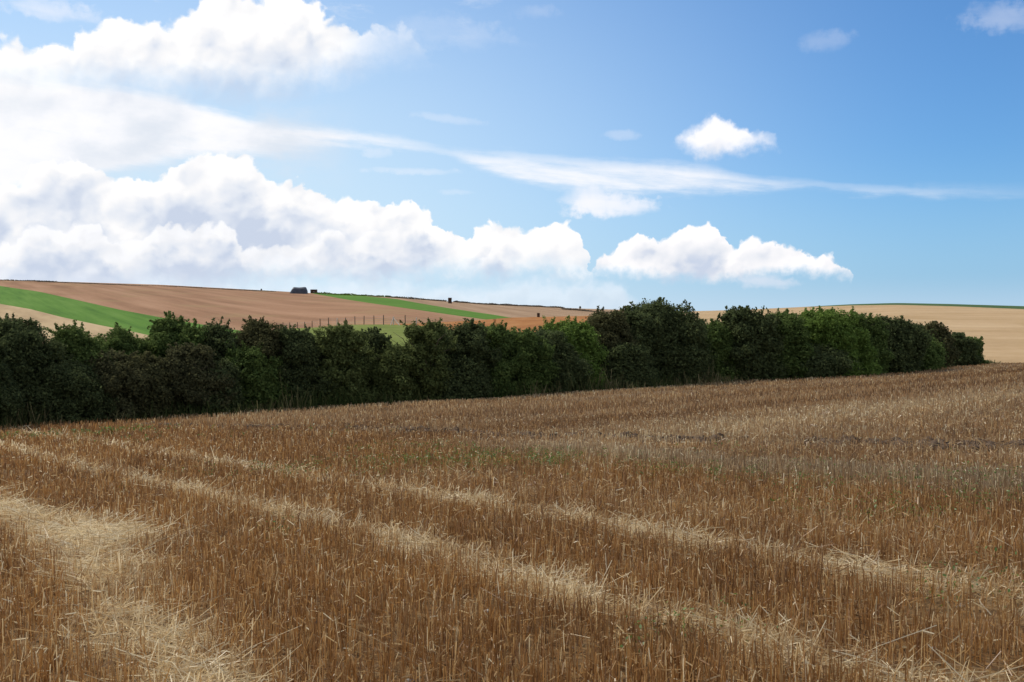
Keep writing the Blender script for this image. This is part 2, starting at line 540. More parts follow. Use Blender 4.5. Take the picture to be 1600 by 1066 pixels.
def make_stubble():
    parts = []
    #      n      d0  d1  p     az   row snap
    for n, d0, d1, p, azm, rows, sides in ((82000, 2.0, 9.5, -1.0, .96, True, 2), (185000, 9.5, 30., .35, .82, True, 2), (200000, 30., 125., .7, .68, False, 2)):
        x, y, d = sample_polar(n, d0, d1, p, azm)
        if rows:
            qq = NQ[0] * x + NQ[1] * y; rr = UR[0] * x + UR[1] * y
            qs = np.round(qq / .135) * .135 + RNG.normal(0, .022, n)
            det = NQ[0] * UR[1] - NQ[1] * UR[0]
            x = (qs * UR[1] - rr * NQ[1]) / det; y = (NQ[0] * rr - UR[0] * qs) / det
        q, r, flat, pile, grey, soil, far, line, s = zones(x, y)
        keep = (s > .4) & (RNG.random(n) > flat * .3) & (RNG.random(n) > soil * .9) & (RNG.random(n) > pile * .75) & (RNG.random(n) > line * .9)
        gap = vnoise(x, y, .55, 21) + .4 * vnoise(x, y, .2, 22)
        keep &= RNG.random(n) > np.clip(gap * 1.3 - .22 - grey, 0, .85)
        x, y, d, q, r, flat, pile, grey, soil, far, line, s_ = (a[keep] for a in (x, y, d, q, r, flat, pile, grey, soil, far, line, s))
        n = len(x)
        dist = np.hypot(x, y)
        patch = vnoise(x, y, 1.7, 23) * .5 + vnoise(x, y, .6, 24) * .5
        h = (RNG.normal(.165, .033, n) + .09 * grey + .025 * patch) * (1 - .22 * far)
        h = np.clip(h, .06, .34)
        isflat = RNG.random(n) < flat * .78
        lean = np.where(isflat, RNG.uniform(.3, 1.3, n), np.abs(RNG.normal(0, .17, n)) + (RNG.random(n) < .06) * RNG.uniform(.2, .9, n))
        la = np.where(isflat, math.atan2(-UR[1], -UR[0]) + RNG.normal(0, .9, n), RNG.uniform(0, 2 * math.pi, n))
        D = np.stack([np.sin(lean) * np.cos(la), np.sin(lean) * np.sin(la), np.cos(lean)], -1)
        h = np.where(isflat, h * RNG.uniform(.7, 1.35, n), h)
        w = np.maximum(RNG.uniform(.004, .0075, n), dist * .00062 * RNG.uniform(.7, 1.4, n))
        strip = vnoise(x * .06, s_ * 1.0, 2.6, 51) * .6 + vnoise(x * .03, s_, 6.5, 52) * .6
        tone = np.clip(RNG.beta(1.5, 3.2, n) * .66 + .02 + patch * .13 + flat * .38 + far * (.02 + .26 * strip) + grey * .05, 0, 1)
        tone = np.where(RNG.random(n) < .085, np.clip(tone + .42, 0, 1), tone)
        tone = np.where(isflat & (RNG.random(n) < .6), np.clip(tone + .28, 0, 1), tone)
        warm = np.clip(.92 - .92 * grey - .5 * far - .2 * far * strip - .55 * flat + patch * .18 + RNG.normal(0, .14, n), 0, 1)
        Pb = np.stack([x, y, zn(x, y) - .01], -1)
        parts.append((stalks(Pb, D, h, w, sides, tone, warm)))
        # dry leaf sheaths and cut tips hanging on the stalks
        if d0 < 29:
            kq = RNG.random(n) < .42
            fz = RNG.uniform(.25, 1.02, n)
            Pq = (Pb + D * (h * fz)[:, None])[kq]; m_ = len(Pq)
            Dq = unit(RNG.normal(0, 1, (m_, 3)) + np.array([0, 0, -.25]))
            parts.append(stalks(Pq, Dq, RNG.uniform(.02, .085, m_), np.maximum(RNG.uniform(.003, .0075, m_), dist[kq] * .0007), 2,
                                np.clip(tone[kq] + RNG.uniform(.0, .45, m_), 0, 1), np.clip(warm[kq] - RNG.uniform(-.1, .35, m_), 0, 1)))
    V = np.concatenate([p[0] for p in parts]); off = np.cumsum([0] + [len(p[0]) for p in parts[:-1]])
    F = np.concatenate([p[1] + o for p, o in zip(parts, off)])
    return V, F, np.concatenate([p[2] for p in parts]), np.concatenate([p[3] for p in parts])


m, nt, out = material('straw')
tn = attr('tone'); wm = attr('warm')
cw = ramp(tn, [(0., (.14, .055, .012)), (.28, (.325, .152, .043)), (.5, (.475, .262, .086)), (.75, (.68, .50, .25)), (1., (.86, .72, .46))])
cg = ramp(tn, [(0., (.15, .088, .042)), (.28, (.32, .21, .108)), (.5, (.42, .30, .165)), (.75, (.62, .48, .27)), (1., (.86, .73, .47))])
leafy(nt, out, mix(wm, cg, cw), .42, .04)
STRAW = m
V, F, tn_, wm_ = make_stubble()
st_o = mesh_np('stubble', V, F, STRAW, attrs={'tone': tn_, 'warm': wm_})
tag(st_o, 'cut brown cereal stubble standing in rows across the near field', 'stubble', kind='stuff')


def make_litter():
    parts = []
    for n, d0, d1, p, azm in ((165000, 2.0, 16., -.2, .94), (60000, 16., 60., .7, .74)):
        x, y, d = sample_polar(n, d0, d1, p, azm)
        q, r, flat, pile, grey, soil, far, line, s = zones(x, y)
        pk = np.clip(.09 + flat * .72 + pile * .9 + soil * .25 + .12 * vnoise(x, y, .8, 31), 0, 1)
        keep = (RNG.random(n) < pk) & (s > .5)
        x, y, d, flat, pile, far, soil = (a[keep] for a in (x, y, d, flat, pile, far, soil))
        n = len(x); dist = np.hypot(x, y)
        L = RNG.gamma(3.2, .05, n) * (1 + .25 * pile) + .03
        dirn = np.where(RNG.random(n) < .55 + .2 * pile, math.atan2(UR[1], UR[0]) + math.pi * RNG.integers(0, 2, n) + RNG.normal(0, .5, n), RNG.uniform(0, 2 * math.pi, n))
        dirn = np.where(pile > .4, RNG.normal(.25, 1.0, n) + math.pi * RNG.integers(0, 2, n), dirn)
        tilt = np.abs(RNG.normal(0, .26, n)) + .02
        D = np.stack([np.cos(tilt) * np.cos(dirn), np.cos(tilt) * np.sin(dirn), np.sin(tilt)], -1)
        z = zn(x, y) + RNG.uniform(.004, .04, n) + pile * RNG.uniform(0, .10, n) + flat * RNG.uniform(0, .05, n)
        w = np.maximum(RNG.uniform(.003, .0065, n), dist * .0006)
        tone = np.clip(RNG.beta(2.6, 2.0, n) * .6 + .12 + .46 * np.maximum(flat, pile), 0, 1)
        warm = np.clip(RNG.normal(.55, .2, n), 0, 1)
        Pa = np.stack([x, y, z], -1)
        D2 = unit(D + RNG.normal(0, 1, (n, 3)) * RNG.gamma(1.2, .22, n)[:, None] * np.array([1, 1, .6]) - np.array([0, 0, .12]))   # straws are bent
        parts.append(stalks(Pa, D, L * .52, w, 2, tone, warm))
        Pe = Pa + D * (L * .51)[:, None]
        parts.append(stalks(Pe, D2, L * .5, w * .9, 2, tone, warm))
    V = np.concatenate([p[0] for p in parts]); off = np.cumsum([0] + [len(p[0]) for p in parts[:-1]])
    F = np.concatenate([p[1] + o for p, o in zip(parts, off)])
    return V, F, np.concatenate([p[2] for p in parts]), np.concatenate([p[3] for p in parts])


V, F, tn_, wm_ = make_litter()
o = mesh_np('loose_straw', V, F, STRAW, attrs={'tone': tn_, 'warm': wm_})
tag(o, 'pale loose straw lying in the wheel tracks and in a heap by the nearest track', 'straw', kind='stuff')

# ---- turned clods in the strip of disturbed soil, plus a few flints
def rocks(n, sel, smin, smax, sq=.6):
    Vs, Fs = [], []
    base = np.array([(0, 0, 1), (.9, 0, .3), (.28, .86, .3), (-.73, .53, .3), (-.73, -.53, .3), (.28, -.86, .3),
                     (.73, .53, -.4), (-.28, .86, -.4), (-.9, 0, -.4), (-.28, -.86, -.4), (.73, -.53, -.4)])
    tri = np.array([(0, 1, 2), (0, 2, 3), (0, 3, 4), (0, 4, 5), (0, 5, 1), (1, 6, 2), (2, 7, 3), (3, 8, 4), (4, 9, 5), (5, 10, 1),
                    (2, 6, 7), (3, 7, 8), (4, 8, 9), (5, 9, 10), (1, 10, 6)])
    xs, ys, ss = sel(n)
    for x, y, sz in zip(xs, ys, ss):
        v = base * (1 + RNG.normal(0, .22, (11, 1))) * np.array([1, RNG.uniform(.6, 1), sq]) * sz
        a = RNG.uniform(0, 6.28); c_, s_ = math.cos(a), math.sin(a)
        v = np.stack([v[:, 0] * c_ - v[:, 1] * s_ + x, v[:, 0] * s_ + v[:, 1] * c_ + y, v[:, 2] + float(zn(x, y)) + sz * .15], -1)
        Fs.append(tri + 11 * len(Vs)); Vs.append(v)
    return np.concatenate(Vs), np.concatenate(Fs)


def clod_sel(n):
    x = RNG.uniform(-13, 14, n * 6)
    ys = np.interp(x, [-14, -11.7, -5, .7, 4, 8.1, 14, 22], [37, 34, 28, 22, 19.2, 16.2, 13, 9])
    y = ys + RNG.normal(0, .8, n * 6)
    so = zones(x, y)[5]
    k = RNG.random(n * 6) < so
    x, y = x[k][:n], y[k][:n]
    return x, y, np.minimum(RNG.gamma(2.0, .026, len(x)) + .03, .13)


m, nt, out = material('dark_earth')
P = wpos(); n1 = noise(P, 30, 5, .6, dim='3D')
principled(nt, out, ramp(n1 * .7 + rnd_island() * .3, [(.25, (.040, .025, .014)), (.5, (.085, .055, .034)), (.75, (.16, .11, .07))]), .95, .1, n1, .8, .02)
V, F = rocks(2300, clod_sel, 0, 0)
tag(mesh_np('earth_clods', V, F, m), 'dark turned clods of earth in a strip across the middle of the field', 'earth', kind='stuff')

m, nt, out = material('flint')
P = wpos(); n1 = noise(P, 60, 4, .6, dim='3D')
principled(nt, out, ramp(n1 * .5 + rnd_island() * .5, [(.25, (.14, .115, .085)), (.6, (.28, .245, .20)), (.85, (.46, .43, .38))]), .8, .3, n1, .5, .01)
def flint_sel(n):
    x, y, d = sample_polar(n, 4, 22, .2, .55)
    return x, y, RNG.gamma(2, .006, n) + .008
V, F = rocks(240, flint_sel, 0, 0)
tag(mesh_np('flint_stones', V, F, m), 'small pale flint stones scattered between the stalks', 'stones', kind='stuff')

# ---- green weeds low among the stubble
def leaf_quads(P, N, size, asp=.55):
    n = len(P)
    N = unit(N); ref = unit(RNG.normal(0, 1, (n, 3)))
    A = unit(np.cross(N, ref)); B = np.cross(N, A)
    s_ = size[:, None] if np.ndim(size) else size
    V = np.empty((n, 4, 3))
    V[:, 0] = P - A * s_; V[:, 1] = P - B * s_ * asp + N * s_ * .12; V[:, 2] = P + A * s_; V[:, 3] = P + B * s_ * asp + N * s_ * .12
    return V.reshape(-1, 3), (np.arange(n) * 4)[:, None] + np.arange(4)[None]


m, nt, out = material('weed_green')
leafy(nt, out, ramp(rnd_island(), [(0, (.07, .12, .016)), (.6, (.12, .19, .030)), (1, (.19, .25, .06))]), .4, .04)
WEED = m
Ps = []
for (a, b, d, wx, wy, n) in ((600, 735, 0, 1.6, .5, 110), (720, 738, 0, 1.2, .5, 100), (860, 736, 0, .6, .3, 30), (760, 740, 0, 2.6, .7, 110), (590, 712, 0, .3, .2, 14), (640, 758, 0, .5, .2, 12), (1045, 748, 0, .3, .2, 16), (1120, 755, 0, 1., .3, 30),
                             (1230, 752, 0, .5, .2, 22), (1558, 770, 0, .15, .12, 26), (1480, 775, 0, 1.0, .25, 34), (1360, 768, 0, .8, .3, 26), (1450, 825, 0, .5, .35, 36), (1300, 815, 0, .4, .2, 16), (60, 685, 0, 1.6, .8, 70), (182, 679, 0, .8, .4, 44),
                             (300, 690, 0, 2., .5, 22), (1130, 1000, 0, .3, .2, 10), (430, 850, 0, .15, .1, 8), (1500, 940, 0, .3, .2, 12), (1570, 800, 0, .5, .3, 20)):
    dd = 1.6 / max(.02, (b - HY) / FPX + PA * (a - HX) / FPX + PB)
    xx = (a - HX) / FPX * dd
    for _ in range(n):
        x, y = xx + random.gauss(0, wx), dd + random.gauss(0, wy)
        k = random.randint(9, 22); z = float(zn(x, y))
        hh = random.uniform(.10, .26)
        q_ = RNG.normal(0, .05, (k, 3)) + np.array([x, y, z + hh]); q_[:, 2] = z + RNG.uniform(.02, hh + .03, k)
        Ps.append(q_)
for _ in range(300):   # a faint green understorey along the edge of the taller grey stubble
    rr, qq = random.uniform(1, 17), random.gauss(9.75, .35)
    det = NQ[0] * UR[1] - NQ[1] * UR[0]
    x, y = (qq * UR[1] - rr * NQ[1]) / det, (NQ[0] * rr - UR[0] * qq) / det
    if vnoise(x, y, 1.1, 61) < -.1: continue
    k = random.randint(5, 14); z = float(zn(x, y)); q_ = RNG.normal(0, .06, (k, 3)) + np.array([x, y, 0]); q_[:, 2] = z + RNG.uniform(.02, .2, k)
    Ps.append(q_)
Ps = np.concatenate(Ps)
V, F = leaf_quads(Ps, RNG.normal(0, 1, Ps.shape) + np.array([0, 0, 1.2]), RNG.uniform(.006, .018, len(Ps)) * np.maximum(1, Ps[:, 1] / 13))
tag(mesh_np('weeds', V, F, WEED), 'low green weeds growing among the stubble', 'weeds', kind='stuff')

# ------------------------------------------------------------------ the far hills
pxs = np.arange(-640, 2240.1, 5.0)


def smooth(a, k=9):
    w = np.hanning(k + 2)[1:-1]; w /= w.sum()
    return np.convolve(np.pad(a, (k // 2, k // 2), 'edge'), w, 'valid')


def crv(pts, k=7):
    p = np.array(pts, float); return smooth(np.interp(pxs, p[:, 0], p[:, 1]), k)


SKYL = crv([(-640, 425), (-300, 431), (0, 438), (120, 441), (250, 445), (450, 456), (500, 459), (600, 464), (690, 470.5), (760, 476), (900, 482), (1000, 485), (1060, 487), (1150, 484.5), (1250, 480), (1330, 475.5), (1400, 473.5), (1480, 475), (1600, 478.5), (1800, 486), (2240, 505)], 9)
D_S = crv([(-640, 720), (0, 660), (450, 600), (620, 470), (800, 560), (900, 680), (1060, 760), (1250, 560), (1400, 480), (1600, 450), (2240, 430)], 41)
BASE = crv([(-640, 600), (0, 585), (442, 580), (600, 590), (800, 588), (1000, 580), (1300, 575), (1500, 572), (1560, 571), (1700, 570), (2240, 572)], 31)
D_B = crv([(-640, 130), (0, 112), (442, 118), (600, 80), (800, 85), (1000, 95), (1300, 110), (1500, 125), (1600, 128), (1700, 130), (2240, 140)], 31)


def hill(px, py):
    """point on the far slope at this bearing/elevation"""
    S, d1, B, d0 = (np.interp(px, pxs, a) for a in (SKYL, D_S, BASE, D_B))
    t = (B - py) / (B - S)
    inv = (1 - t) / d0 + t / d1
    return at(px, py, 1 / inv)


MTOP = crv([(-640, 380), (-100, 430), (0, 447), (62, 456), (125, 470), (187, 484), (256, 497), (300, 504.5), (350, 513), (400, 520), (425, 516), (442, 514), (500, 511.5), (540, 507.8), (600, 507), (640, 505.8), (700, 503), (756, 500), (798, 496.5), (842, 495.4), (884, 494.6), (921, 493.6), (1060, 492), (2240, 492)], 3)
MTOP = np.maximum(MTOP, SKYL)
G2B = crv([(-640, 380), (-200, 436), (0, 475), (47, 483), (94, 495), (131, 503), (175, 512), (215, 520), (300, 540), (400, 580), (2240, 580)], 3)
G2B = np.clip(G2B, SKYL, BASE)
G1T = crv([(-640, 400), (487, 458), (531, 459.2), (588, 464.5), (619, 467.3), (650, 473), (697, 481), (744, 488), (775, 492.5), (798, 496.5), (2240, 700)], 1)
G1B = crv([(-640, 400), (487, 458.4), (540, 468), (587, 475), (650, 484), (712, 493), (759, 499.4), (798, 496.5), (2240, 700)], 1)
FNC = crv([(-640, 520), (400, 520), (425, 516), (442, 514), (500, 511.5), (540, 507.8), (600, 507), (633, 508), (690, 511), (715, 520), (770, 590), (2240, 590)], 3)
FNC = np.clip(np.maximum(FNC, MTOP), SKYL, BASE)
SLIV = SKYL + crv([(-640, 0), (1262, 0), (1290, 1.2), (1370, 2.6), (1420, 3.1), (1500, 3.6), (1600, 4.8), (2240, 8)], 3)


def patch(name, top, bot, x0, x1, mat, rows=12, apron=False, lift=0.):
    k = (pxs >= x0 - .1) & (pxs <= x1 + .1)
    p, T, B = pxs[k], top[k], bot[k]
    B = np.maximum(B, T)
    R = []
    if apron:   # ground falling away behind the crest
        d1 = np.interp(p, pxs, D_S); q = at(p, T, d1)
        for e_, dz_ in ((600, -60.), (120, -5.)):
            b = q.copy(); b[:, :2] *= ((d1 + e_) / d1)[:, None]; b[:, 2] += dz_; R.append(b)
    for i in range(rows + 1):
        R.append(hill(p, T + (B - T) * i / rows))
    if np.any(B >= np.interp(p, pxs, BASE) - .2):   # run on under the near field's edge
        b = R[-1].copy(); b[:, :2] *= .82; b[:, 2] -= 2.0; R.append(b)
    V = np.stack(R, 0); nr, nc = V.shape[:2]
    id_ = np.arange(nr * nc).reshape(nr, nc)
    V = V.reshape(-1, 3)
    F = np.stack([id_[:-1, :-1], id_[1:, :-1], id_[1:, 1:], id_[:-1, 1:]], -1).reshape(-1, 4)
    a = V[F]; area = np.linalg.norm(np.cross(a[:, 2] - a[:, 0], a[:, 3] - a[:, 1]), axis=1)
    F = F[area > 1e-3]
    o = mesh_np(name, V, F, mat, smooth=True)
    return tag(o, kind='structure')


def field_mat(name, c0, c1, c2, ang, along=60., across=5., fine=.8, wheel=0., patchy=None):
    m, nt, out = material(name)
    mp = nt.nodes.new('ShaderNodeMapping'); mp.vector_type = 'TEXTURE'
    nt.links.new(wpos().v, mp.inputs[0]); mp.inputs['Rotation'].default_value = (0, 0, math.radians(ang))
    mp.inputs['Scale'].default_value = (along, across, 1e4)
    a = noise(E(mp.outputs[0]), 1., 5, .55, dim='3D')
    b = noise(wpos(), .02, 5, .55, dim='3D')
    f = noise(wpos(), fine, 4, .7, dim='3D')
    v = a * .55 + b * .2 + f * .25
    c = ramp(v, [(.36, c0), (.5, c1), (.64, c2)])
    if wheel:
        sp = nt.nodes.new('ShaderNodeMapping'); sp.vector_type = 'TEXTURE'
        nt.links.new(wpos().v, sp.inputs[0]); sp.inputs['Rotation'].default_value = (0, 0, math.radians(ang))
        xyz = nt.nodes.new('ShaderNodeSeparateXYZ'); nt.links.new(sp.outputs[0], xyz.inputs[0])
        yy = E(xyz.outputs[1]) + (a - .5) * 4
        w = E.m('PINGPONG', yy, wheel)
        c = mix(sstep(w, 1.8, .2) * .16, c, tuple(k * .62 for k in c0))
    if patchy:
        c = mix(sstep(noise(wpos(), .05, 4, .6, dim='3D'), .52, .66) * .6, c, patchy)
    principled(nt, out, c, .95, .05, f, .35, .3)
    return m


BROWN = field_mat('brown_stubble', (.195, .102, .052), (.285, .155, .082), (.36, .208, .118), 118, 150, 9, .9, wheel=30., patchy=(.27, .18, .082))
TAN = field_mat('tan_stubble', (.245, .155, .088), (.305, .196, .112), (.37, .247, .147), 100, 120, 8, .9)
GREEN = field_mat('green_crop', (.052, .118, .014), (.084, .170, .022), (.116, .20, .036), 118, 60, 3, .9)
MEAD = field_mat('meadow_grass', (.105, .128, .026), (.142, .168, .036), (.18, .196, .052), 90, 8, 5, 1.2)
ORANGE = field_mat('rust_stubble', (.25, .10, .030), (.32, .135, .042), (.39, .19, .07), 80, 30, 4, 1.)
GOLD = field_mat('golden_stubble', (.315, .205, .096), (.405, .272, .140), (.475, .332, .186), 16, 70, 14, .7, wheel=24., patchy=(.36, .235, .112))
LOWTAN = field_mat('pale_stubble', (.28, .19, .10), (.38, .265, .14), (.47, .345, .19), 118, 40, 5, .9)
HILLG = field_mat('hilltop_crop', (.045, .085, .03), (.06, .10, .035), (.075, .12, .045), 10, 40, 4, .9)

mask = pxs <= 487
TOPB = np.where(pxs <= 487, SKYL, np.where(pxs <= 798, G1B, MTOP))
patch('brown_hill_field', TOPB, MTOP, -640, 487, BROWN, 14, apron=True)
patch('brown_slope_field', TOPB, MTOP, 485, 800, BROWN, 12)
patch('green_strip_field', np.maximum(G1T, SKYL), G1B, 485, 800, GREEN, 6)
patch('tan_hill_field', SKYL, np.where(pxs < 798, np.maximum(G1T, SKYL), MTOP), 485, 1020, TAN, 10, apron=True)
patch('green_crop_field', MTOP, G2B, -640, 400, GREEN, 12)
patch('pale_field', G2B, BASE, -640, 400, LOWTAN, 12)
patch('meadow', FNC, BASE, 400, 775, MEAD, 14)
patch('rust_field', MTOP, FNC, 600, 775, ORANGE, 10)
patch('rust_slope_field', MTOP, BASE, 770, 1020, ORANGE, 12)
patch('hilltop_crop_field', SKYL, SLIV, 1255, 2240, HILLG, 4, apron=True)
patch('golden_field', np.where(pxs < 1260, SKYL, SLIV), BASE, 1020, 2240, GOLD, 22, apron=True)

# ------------------------------------------------------------------ foliage materials
def leaf_mat(name, a, b, c, trans=.35):
    m, nt, out = material(name)
    v = rnd_island() * .6 + noise(wpos(), .9, 3, .6, dim='3D') * .4
    leafy(nt, out, ramp(v, [(.2, a), (.5, b), (.8, c)]), trans)
    return m


LM = {
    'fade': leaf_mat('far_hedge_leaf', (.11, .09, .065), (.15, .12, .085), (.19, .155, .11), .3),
    'dark': leaf_mat('dark_leaf', (.050, .062, .028), (.086, .106, .042), (.135, .160, .062), .48),
    'green': leaf_mat('green_leaf', (.060, .088, .026), (.105, .148, .040), (.165, .215, .064), .48),
    'bright': leaf_mat('bright_leaf', (.080, .125, .026), (.135, .20, .040), (.20, .28, .07), .5),
    'olive': leaf_mat('olive_leaf', (.066, .082, .028), (.115, .138, .044), (.175, .20, .07), .48),
    'brown': leaf_mat('russet_leaf', (.060, .060, .030), (.100, .096, .044), (.150, .145, .064), .45),
    'rust': leaf_mat('dark_russet_leaf', (.056, .056, .026), (.092, .090, .038), (.140, .132, .056), .45),
}
m, nt, out = material('bark')
P = wpos(); n1 = noise(P, 12, 5, .6, dim='3D')
principled(nt, out, ramp(n1, [(.3, (.04, .03, .022)), (.7, (.13, .10, .075))]), .9, .1, n1, .6, .02)
BARK = m


def bush(px, top, hw, base, tone, label, back=1.0, name='hedge_bush', lobes=None, dens=1., spiky=.5, floor=0.0, mul=None):
    """one shrub or small tree of the hedge: trunk with limbs + leafy crown"""
    dd = 1.6 / max(.012, (base - HY) / FPX + PA * (px - HX) / FPX + PB)
    d = dd + back
    x = (px - HX) / FPX * d; z0 = float(zn(x, d)) - .05
    H = EYE - (top - HY) / FPX * d - z0
    Wd = (max(hw, 43) if base - top > 88 and mul is None else hw) / FPX * d
    root = empty(name, (x, d, z0))
    tag(root, label, 'tree' if name.endswith('tree') else 'bush', 'bushes and small trees of the hedge')
    rs = np.random.default_rng(int(px * 13 + top * 7) % 99991)
    # trunk and limbs
    parts = []
    nst = 1 if name.endswith('tree') else 3
    tips = []
    for k in range(nst):
        ox, oy = (0, 0) if nst == 1 else rs.normal(0, .18 * Wd, 2)
        hgt = H * (.55 if nst > 1 else .6)
        lean = rs.normal(0, .08, 2)
        path = [np.array([ox + lean[0] * hgt * t + rs.normal(0, .02), oy + lean[1] * hgt * t + rs.normal(0, .02), hgt * t]) for t in np.linspace(0, 1, 6)]
        r0 = .028 * H * (1.1 if nst == 1 else .6)
        parts.append(tube(path, np.linspace(r0, r0 * .35, 6), 6))
        for b in range(7):
            p0 = path[2 + b % 4]; a = rs.uniform(0, 6.28); L = Wd * rs.uniform(.5, .95)
            e_ = p0 + np.array([math.cos(a) * L, math.sin(a) * L, rs.uniform(.1, .4) * H])
            mid = (p0 + e_) / 2 + np.array([0, 0, .08 * H])
            parts.append(tube([p0, mid, e_], [r0 * .4, r0 * .25, r0 * .08], 4))
    V, F = join(parts)
    mesh_np('trunk', V, F, BARK, root, smooth=True)
    # crown: many lobes in an uneven envelope
    Wd *= mul if mul else 1.42 if base - top < 95 or hw > 40 else 1.55
    nl = lobes or int(34 + 9 * Wd)
    size = min(.13, max(.052, .00135 * d))
    Ps, Ns = [], []
    lob = []
    for i in range(nl):
        t = rs.uniform(.10, 1.0)
        prof = max(.08, 1 - (max(0, t - .34) / .70) ** 2.3) ** .55 if t > .30 else .88 + .4 * t
        a = rs.uniform(0, 6.28)
        lr = Wd * rs.uniform(.15, .34) * (1.12 - .28 * t)
        rr = max(0, Wd * prof * rs.uniform(.62, 1.14) - lr)
        cz = min(H * t, H - lr * rs.uniform(.7, 1.1))
        lob.append((math.cos(a) * rr, math.sin(a) * rr * .85, max(cz, lr * .55), lr))
    for t, k in ((.14, .72), (.30, .74), (.46, .68), (.62, .54), (.77, .36)):
        lr = Wd * k * rs.uniform(.9, 1.06)
        lob.append((rs.normal(0, .07) * Wd, rs.normal(0, .07) * Wd, min(H * t, H - lr * .8), lr))
    for (cx, cy, cz, lr) in lob:
        big = lr > Wd * .45
        n = int(dens * (1.5 if big else 2.0) * 4 * math.pi * lr * lr / (size * size * 1.5))
        v = unit(rs.normal(0, 1, (n, 3)))
        rad = lr * (1 - .42 * rs.random(n) ** 1.5) * (1 + .16 * np.abs(rs.normal(0, 1, n)) * (rs.random(n) < .30))
        # ragged shell: thin some bearings out so light and dark gaps open between sprays
        g = vnoise(v[:, 0] * lr + cx + px, v[:, 2] * lr + cz + v[:, 1] * lr, .38, 3) + .6 * vnoise(v[:, 1] * lr + cy, v[:, 2] * lr + cz, .2, 4)
        kp = rs.random(n) < np.clip(.8 + g * .75, .12, 1)
        v, rad, g = v[kp], rad[kp], g[kp]; n = len(rad)
        rad = rad * (1 + .10 * np.clip(g, -1, 1))
        p = v * rad[:, None] * np.array([1, 1, .9]) + np.array([cx, cy, cz])
        Ps.append(p); Ns.append(v + rs.normal(0, .6, (n, 3)) + np.array([0, 0, .8]))
    # sprigs that stick out of the top and sides
    for k in range(int(spiky * 130)):
        c_ = lob[rs.integers(0, len(lob))]
        v = unit(np.array([rs.normal(0, .6), rs.normal(0, .6), abs(rs.normal(.7, .4))]))
        L = rs.uniform(.2, .62) * (H * .14 + .25) + c_[3] * .3
        p0 = np.array(c_[:3]) + v * c_[3] * .62
        n = int(6 * L / size) + 5
        tt = rs.random(n) ** 1.3
        Ps.append(p0 + v * (tt * L)[:, None] + rs.normal(0, .6 * size, (n, 3)) * (1.5 - tt)[:, None]); Ns.append(rs.normal(0, 1, (n, 3)))
    Pn = np.concatenate(Ps); Nn = np.concatenate(Ns)
    k = (Pn[:, 2] > floor + .03) & (Pn[:, 2] < H * 1.07)
    Pn, Nn = Pn[k], Nn[k]
    V, F = leaf_quads(Pn, Nn, size * rs.uniform(.6, 1.25, len(Pn)), .6)
    mesh_np('crown', V, F, LM[tone], root)
    return root


